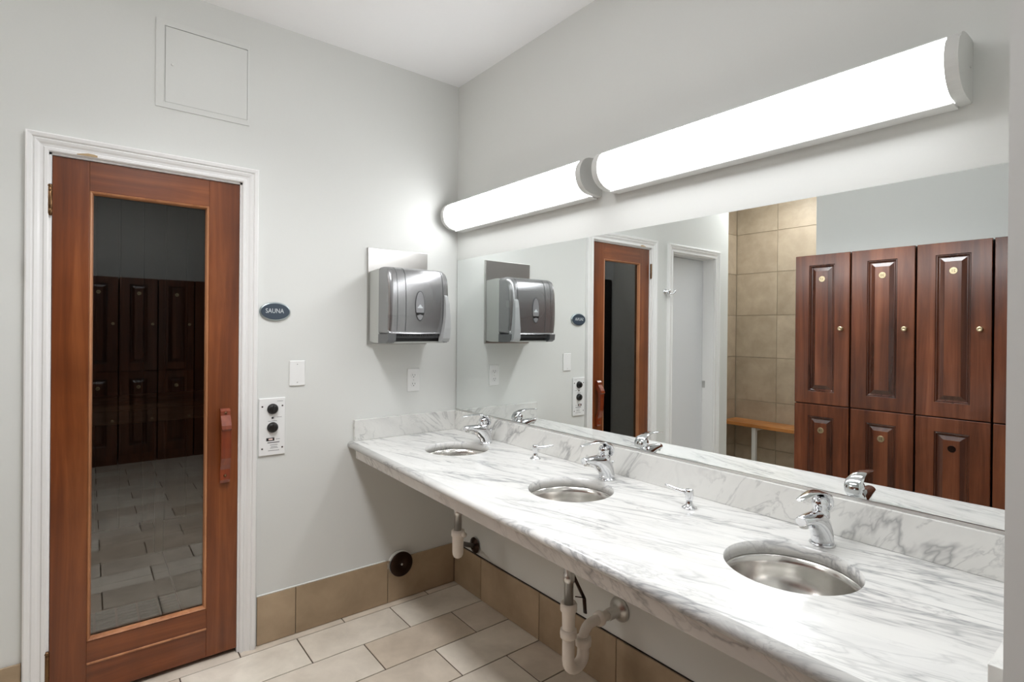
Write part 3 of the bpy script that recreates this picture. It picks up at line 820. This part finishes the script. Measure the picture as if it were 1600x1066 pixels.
# sauna control panel
t_ = thing('sauna_control_panel', 'white sauna control panel with two black dials beside the sauna door', 'control panel', (0, -0.975, 0.97))
bm = B(); box(bm, 0.0005, 0.009, -1.031, -0.919, 0.842, 1.099, 0.003, 2); obj('plate', bm, M_PLASTIC, t_)
for z in (1.050, 0.967):
    bm = B(); lathe(bm, [(0.0235, 0.0), (0.0235, 0.004), (0.0215, 0.006), (0.019, 0.016), (0.017, 0.018), (0.0, 0.018)], (0.009, -0.974, z), 'x', 26)
    k_ = obj('dial', bm, M_BLACK, t_)
    bm = B(); box(bm, 0.0265, 0.030, -0.977, -0.971, z - 0.017, z + 0.017, 0.001, 1); obj('grip', bm, M_BLACK, k_)
bm = B(); lathe(bm, [(0.0045, 0.0), (0.0042, 0.002), (0.0, 0.003)], (0.009, -0.974, 1.010), 'x', 12); obj('indicator', bm, M_BLACK, t_)
bm = B(); box(bm, 0.009, 0.0105, -1.000, -0.966, 0.907, 0.921, 0.0008, 1); rk = obj('rocker_switch', bm, M_BLACK, t_)
bm = B(); box(bm, 0.0102, 0.0118, -0.991, -0.973, 0.9105, 0.9175, 0.0005, 1); obj('rocker', bm, plain('pale_pink_rocker', (232, 206, 198), 0.4), rk)
for a, b in ((-1.017, 1.062), (-0.932, 1.062), (-1.017, 0.874), (-0.932, 0.874)):
    bm = B(); lathe(bm, [(0.0, 0.0015), (0.0032, 0.0012), (0.0038, 0.0)], (0.009, a, b), 'x', 10); obj('screw', bm, M_DARKIRON, t_)
bm = B()
for a, b, z, h_ in ((-0.995, -0.944, 0.897, 0.004), (-0.984, -0.952, 0.887, 0.002), (-0.981, -0.953, 0.878, 0.002), (-0.984, -0.950, 0.873, 0.0016), (-0.992, -0.945, 0.862, 0.002),
                  (-0.956, -0.935, 1.011, 0.0015), (-0.993, -0.955, 0.995, 0.0015), (-0.960, -0.942, 0.912, 0.0018), (-0.955, -0.93, 1.083, 0.0015)):
    box(bm, 0.009, 0.0093, a, b, z, z + h_)
obj('fine_print', bm, M_INK, t_, kind='stuff')

# outlet
t_ = thing('wall_outlet', 'white duplex outlet on the wall below the towel dispenser', 'outlet', (0, -0.27, 1.145))
bm = B(); box(bm, 0.0005, 0.006, -0.306, -0.234, 1.085, 1.205, 0.0025, 2); obj('plate', bm, M_PLASTIC, t_)
for zc in (1.168, 1.122):
    bm = B(); ellipse_x(bm, -0.270, zc, 0.0165, 0.0145, [(0.0055, 0.0), (0.0075, 0.0), (0.008, -0.001)], 20); s_ = obj('socket', bm, M_PLASTIC, t_)
    bm = B(); box(bm, 0.0078, 0.0084, -0.2775, -0.2755, zc - 0.001, zc + 0.008); box(bm, 0.0078, 0.0084, -0.2645, -0.2625, zc - 0.001, zc + 0.007); lathe(bm, [(0.0025, 0.0), (0.0, 0.0005)], (0.008, -0.270, zc - 0.007), 'x', 10); obj('slots', bm, M_BLACK, s_)
bm = B(); lathe(bm, [(0.0, 0.001), (0.0025, 0.0008), (0.003, 0.0)], (0.006, -0.27, 1.145), 'x', 10); obj('screw', bm, M_CHROMED, t_)

# clean-out cover
t_ = thing('cleanout_cover', 'round dark bronze clean-out cover over the tile skirting', 'pipe cover', (0, -0.338, 0.188))
bm = B(); lathe(bm, [(0.061, 0.0), (0.0625, 0.005), (0.0625, 0.013), (0.060, 0.015), (0.012, 0.0155), (0.010, 0.013), (0.0, 0.013)], (0.0105, -0.338, 0.188), 'x', 44); obj('disc', bm, M_DARKIRON, t_)
bm = B(); lathe(bm, [(0.006, 0.0), (0.005, 0.0035), (0.0, 0.004)], (0.0235, -0.338, 0.188), 'x', 14); obj('screw', bm, M_CHROMED, t_)
bm = B(); lathe(bm, [(0.067, 0.0), (0.067, 0.004), (0.062, 0.008), (0.050, 0.008)], (0.002, -0.343, 0.190), 'x', 40); obj('caulk_ring', bm, M_GLUE, t_)

# paper towel dispenser
t_ = thing('towel_dispenser', 'smoke grey paper towel dispenser on a steel wall plate', 'towel dispenser', (0, -0.36, 1.34))
bm = B(); box(bm, 0.0005, 0.012, -0.532, -0.196, 1.334, 1.822, 0.002, 2); obj('steel_backplate', bm, M_STEEL, t_, label='brushed steel backplate')
bm = B()
DY0, DY1 = -0.520, -0.204
base_pr = [(0.012, 1.352), (0.012, 1.702), (0.10, 1.708), (0.138, 1.706), (0.138, 1.346), (0.06, 1.346)]
prism(bm, base_pr, 'y', DY0, DY0 + 0.012); prism(bm, base_pr, 'y', DY1 - 0.012, DY1)
prism(bm, [(0.012, 1.352), (0.012, 1.70), (0.02, 1.70), (0.02, 1.352)], 'y', DY0 + 0.0121, DY1 - 0.0121)
prism(bm, [(0.0201, 1.346), (0.0201, 1.354), (0.215, 1.354), (0.215, 1.346)], 'y', DY0 + 0.0121, DY1 - 0.0121)
obj('grey_base', bm, M_DISPB, t_, label='opaque pale grey base')
# smoke cover
def cov(inset):
    pr = [(0.140, 1.712), (0.175, 1.713), (0.205, 1.709), (0.228, 1.697), (0.243, 1.675), (0.252, 1.63), (0.2565, 1.57), (0.2575, 1.51), (0.2555, 1.45), (0.250, 1.405), (0.247, 1.392),
          (0.247, 1.392), (0.2, 1.388), (0.140, 1.386)]
    cx, cz = 0.14, 1.54
    return [(max(0.139, x - inset) if x > 0.141 else x, z - inset * (1 if z > cz + 0.1 else (-1 if z < cz - 0.1 else 0)) * 0.8) for x, z in pr]
bm = B()
rings = []
for yv, ins in ((-0.531, 0.020), (-0.5285, 0.009), (-0.521, 0.002), (-0.508, 0.0), (-0.24, 0.0), (-0.222, 0.002), (-0.208, 0.010), (-0.200, 0.024)):
    rings.append([(x, yv, z) for x, z in cov(ins)])
loft(bm, rings, True, True, smooth=True)
for f in bm.faces:
    if len(f.verts) > 6: f.smooth = False
obj('smoke_cover', bm, M_SMOKE, t_, label='translucent smoke grey cover')
M_CHEEK = plain('dispenser_cheek_grey', (112, 113, 114), 0.3, metal=0.4)
for ys_ in (-0.531, -0.214):
    bm = B(); prism(bm, [(0.138, 1.39), (0.250, 1.392), (0.246, 1.36), (0.225, 1.348), (0.138, 1.346)], 'y', ys_, ys_ + 0.040 if ys_ < -0.5 else ys_ + 0.014)
    obj('cover_cheek', bm, M_CHEEK, t_)
for ys_, wd_ in ((-0.447, 0.003), (-0.490, 0.002), (-0.2445, 0.003)):
    bm = B(); pr = cov(-0.0006)[2:-4]
    rr = [[(x, ys_, z) for x, z in pr], [(x, ys_ + wd_, z) for x, z in pr]]
    loft(bm, rr, False, False, closed=False)
    obj('cover_seam', bm, M_DISPI, t_)
bm = B(); lathe(bm, [(0.0, -0.49), (0.019, -0.49), (0.019, -0.485), (0.082, -0.485), (0.082, -0.275), (0.019, -0.275), (0.019, -0.25), (0.0, -0.25)], (0.135, 0, 1.565), 'y', 36); obj('paper_roll', bm, M_PAPER, t_)
bm = B(); box(bm, 0.03, 0.232, -0.492, -0.232, 1.372, 1.388); box(bm, 0.03, 0.20, -0.50, -0.228, 1.3545, 1.372)
for k in range(21):
    y_ = -0.482 + k * 0.0118
    loft(bm, [[(0.236, y_, 1.390), (0.236, y_ + 0.010, 1.390), (0.232, y_ + 0.010, 1.390), (0.232, y_, 1.390)], [(0.236, y_ + 0.004, 1.380), (0.236, y_ + 0.006, 1.380), (0.232, y_ + 0.006, 1.380), (0.232, y_ + 0.004, 1.380)]], smooth=False)
obj('tear_bar', bm, M_DISPI, t_)
# push lever on the right of the front
bm = B()
rr = []
for z, xo, ya, yb in ((1.585, 0.258, -0.237, -0.221), (1.575, 0.268, -0.238, -0.218), (1.54, 0.276, -0.238, -0.214), (1.48, 0.280, -0.240, -0.211), (1.42, 0.279, -0.246, -0.209), (1.37, 0.272, -0.252, -0.208), (1.352, 0.258, -0.254, -0.208)):
    rr.append([(0.232, ya, z), (xo, ya, z), (xo - 0.004, yb, z), (0.225, yb, z)])
loft(bm, rr, smooth=False); bmesh.ops.recalc_face_normals(bm, faces=bm.faces)
obj('push_lever', bm, plain('lever_grey', (176, 178, 178), 0.3), t_, label='pale grey push lever')
# oval emblem with a small white peak
em = B()
ellipse_x(em, -0.372, 1.527, 0.025, 0.072, [(0.2555, 0.0), (0.2600, 0.0), (0.2605, -0.0025)], 40)
em_o = obj('oval_emblem', em, plain('emblem_ring', (84, 85, 87), 0.3, metal=0.5), t_)
bm = B(); ellipse_x(bm, -0.372, 1.527, 0.0225, 0.0685, [(0.2602, 0.0), (0.2609, 0.0)], 40); obj('emblem_face', bm, plain('emblem_grey', (158, 159, 161), 0.28, metal=0.3), em_o)
bm = B()
pk = [(-0.386, 1.521), (-0.381, 1.5225), (-0.376, 1.531), (-0.372, 1.533), (-0.368, 1.531), (-0.363, 1.5225), (-0.358, 1.521), (-0.358, 1.516), (-0.386, 1.516)]
loft(bm, [[(0.2608, a, b) for a, b in pk], [(0.2614, a, b) for a, b in pk]], smooth=False)
obj('peak_logo', bm, M_LETTER, em_o)
bm = B(); pk = [(-0.394, 1.494), (-0.350, 1.494), (-0.354, 1.480), (-0.372, 1.486), (-0.390, 1.480)]
loft(bm, [[(0.2608, a, b) for a, b in pk], [(0.2614, a, b) for a, b in pk]], smooth=False)
obj('emblem_notch', bm, M_BLACK, em_o)

# robe hook (seen in the mirror)
t_ = thing('robe_hook', 'chrome double robe hook on the wall between the two doors, seen in the mirror', 'hook', (0, -1.925, 1.72))
bm = B(); lathe(bm, [(0.024, 0.0), (0.024, 0.004), (0.016, 0.009), (0.009, 0.012), (0.008, 0.03), (0.0, 0.031)], (0.0005, -1.925, 1.725), 'x', 24); obj('base', bm, M_CHROME, t_)
for s in (-1, 1):
    bm = B(); tube(bm, [(0.022, -1.925, 1.725), (0.040, -1.925 + 0.010 * s, 1.708), (0.056, -1.925 + 0.024 * s, 1.706), (0.066, -1.925 + 0.033 * s, 1.722), (0.068, -1.925 + 0.036 * s, 1.738)], [0.006, 0.006, 0.006, 0.007, 0.009], 12); obj('prong', bm, M_CHROME, t_)

# ================================================================== LOCKERS
LW, LP, LTOP = 0.325, 0.335, 1.918
def nested(bm, x0, x1, z0, z1, steps, mi0=0):
    """concentric frames in the plane y (facing +y); steps = (inset_x, inset_z_bottom, inset_z_top, y, mat)"""
    prev = None
    for ixl, izb, izt, y, mi in steps:
        ring = [bm.verts.new(p) for p in ((x0 + ixl, y, z0 + izb), (x1 - ixl, y, z0 + izb), (x1 - ixl, y, z1 - izt), (x0 + ixl, y, z1 - izt))]
        if prev:
            for i in range(4):
                j = (i + 1) % 4
                f = bm.faces.new((prev[i], prev[j], ring[j], ring[i])); f.material_index = mi
        prev = ring
    f = bm.faces.new(prev); f.material_index = 0
LBL = {}
def locker(num_up, num_low, plate_up=None, plate_low=None, label='x'):
    t_ = thing('locker', label, 'locker', (0, 0, 0), 'cherry wood lockers')
    bm = B(); box(bm, 0.0, LW, -0.345, -0.022, 0.0, LTOP - 0.002); obj('cabinet', bm, M_LOCKIN, t_)
    for nm, z0, z1, num, pm in (('up', 0.956, LTOP, num_up, plate_up), ('low', 0.10, 0.950, num_low, plate_low)):
        bm = B()
        bx = 0.085
        zb, zt = (0.080, 0.066) if nm == 'up' else (0.085, 0.075)
        nested(bm, 0.0, LW, z0, z1, [(0.0, 0.0, 0.0, -0.021, 0), (0.0, 0.0, 0.0, -0.002, 0), (0.002, 0.002, 0.002, 0.0, 0), (bx, zb, zt, 0.0, 0),
                                     (bx + 0.003, zb + 0.003, zt + 0.003, -0.004, 1), (bx + 0.008, zb + 0.008, zt + 0.008, -0.003, 1), (bx + 0.014, zb + 0.014, zt + 0.014, -0.010, 1),
                                     (bx + 0.019, zb + 0.019, zt + 0.019, -0.0105, 1), (bx + 0.040, zb + 0.040, zt + 0.040, -0.002, 1), (bx + 0.041, zb + 0.041, zt + 0.041, -0.001, 0)])
        # joints between stile and rail
        d_ = obj('door', bm, [M_LOCK, M_LOCKB], t_)
        pz = 1.76 if nm == 'up' else 0.788
        bm = B()
        seg = 28
        loft(bm, [[(LW / 2 + 0.002 + r * math.cos(a), y, pz + r * math.sin(a)) for a in [2 * PI * k / seg for k in range(seg)]] for r, y in ((0.0185, -0.001), (0.0185, 0.0012), (0.017, 0.002))])
        text_bm(bm, num, 0.021, Matrix.Translation((LW / 2 + 0.002, 0.0021, pz - 0.001)) @ Matrix(((-1, 0, 0, 0), (0, 0, 1, 0), (0, 1, 0, 0), (0, 0, 0, 1))), 0.0004, mi=1)
        obj('number_plate', bm, [pm or M_GOLD, M_DARKIRON], d_, label=None)
        if nm == 'up':
            kz = 1.442
            bm = B(); ax_ = (Vector((1, 0, 0)), Vector((0, 0, 1)), Vector((0, 1, 0)))
            lathe(bm, [(0.011, 0.0), (0.012, 0.003), (0.006, 0.006), (0.0055, 0.014), (0.012, 0.018), (0.0145, 0.023), (0.013, 0.028), (0.006, 0.0295), (0.005, 0.028), (0.0, 0.028)], (LW - 0.044, 0, kz), ax_, 20)
            obj('knob', bm, M_GOLD, d_)
        else:
            kz = 0.45
            bm = B(); lathe(bm, [(0.011, 0.0), (0.012, 0.003), (0.006, 0.006), (0.0055, 0.014), (0.012, 0.018), (0.0145, 0.023), (0.013, 0.028), (0.0, 0.0295)], (LW - 0.044, 0, kz), (Vector((1, 0, 0)), Vector((0, 0, 1)), Vector((0, 1, 0))), 20)
            obj('knob', bm, M_GOLD, d_)
    bm = B(); box(bm, 0.0, LW, -0.30, -0.04, 0.0, 0.098); 
    bm.free()
    bm = B(); box(bm, 0.0, LW, -0.0215, -0.012, 0.0, 0.096, 0.001, 1); obj('kick_board', bm, M_LOCK, t_)
    return t_
XL0 = 0.930
ordn = ['first', 'second', 'third', 'fourth', 'fifth', 'sixth', 'seventh', 'eighth', 'ninth']
DARKP = metal('tarnished_plate', (58, 44, 40), 0.3)
nums = [('17', '18', None, None), ('20', '31', None, None), ('21', '22', None, DARKP)]
protos = []
for i, (a, b, c, d) in enumerate(nums):
    lb = ['two-door cherry wood locker next to the tiled shower, leftmost in the mirror', 'two-door cherry wood locker second from the tiled shower in the mirror', 'two-door cherry wood locker with a tarnished dark lower number plate'][i]
    t_ = locker(a, b, c, d, lb); t_.location = (XL0 + i * LP, -2.07, 0); t_.rotation_euler = (0, 0, 0); protos.append(t_)
for i in range(3, 9):
    t_ = dup(protos[0], (XL0 + i * LP, -2.07, 0), 0, ('two-door cherry wood locker cut off by the right edge of the mirror' if i == 3 else 'two-door cherry wood locker, %s in the row behind the camera' % ordn[i]))
for i in range(5):
    dup(protos[0], (4.185, -2.045 + i * LP - 0.0, 0), PI / 2, 'wooden locker on the far wall mirrored in the sauna glass, %s from its left end' % ordn[i])

# ---------------------------------------------------------------- shower bench
t_ = thing('shower_bench', 'oak topped bench with grey legs against the tiled shower wall, seen in the mirror', 'bench', (0.1, -3.68, 0))
for k in range(3):
    bm = B(); box(bm, -0.46, 0.75, -3.82 + k * 0.097, -3.728 + k * 0.097, 0.470, 0.505, 0.004, 1); obj('slat', bm, M_OAK, t_)
for xx in (-0.13, 0.58):
    bm = B(); box(bm, xx - 0.02, xx + 0.02, -3.60, -3.56, 0.0, 0.4695, 0.003, 1); obj('leg', bm, M_LGREY, t_)
    bm = B(); box(bm, xx - 0.015, xx + 0.015, -3.82, -3.601, 0.435, 0.4695, 0.002, 1); obj('bracket', bm, M_LGREY, t_)
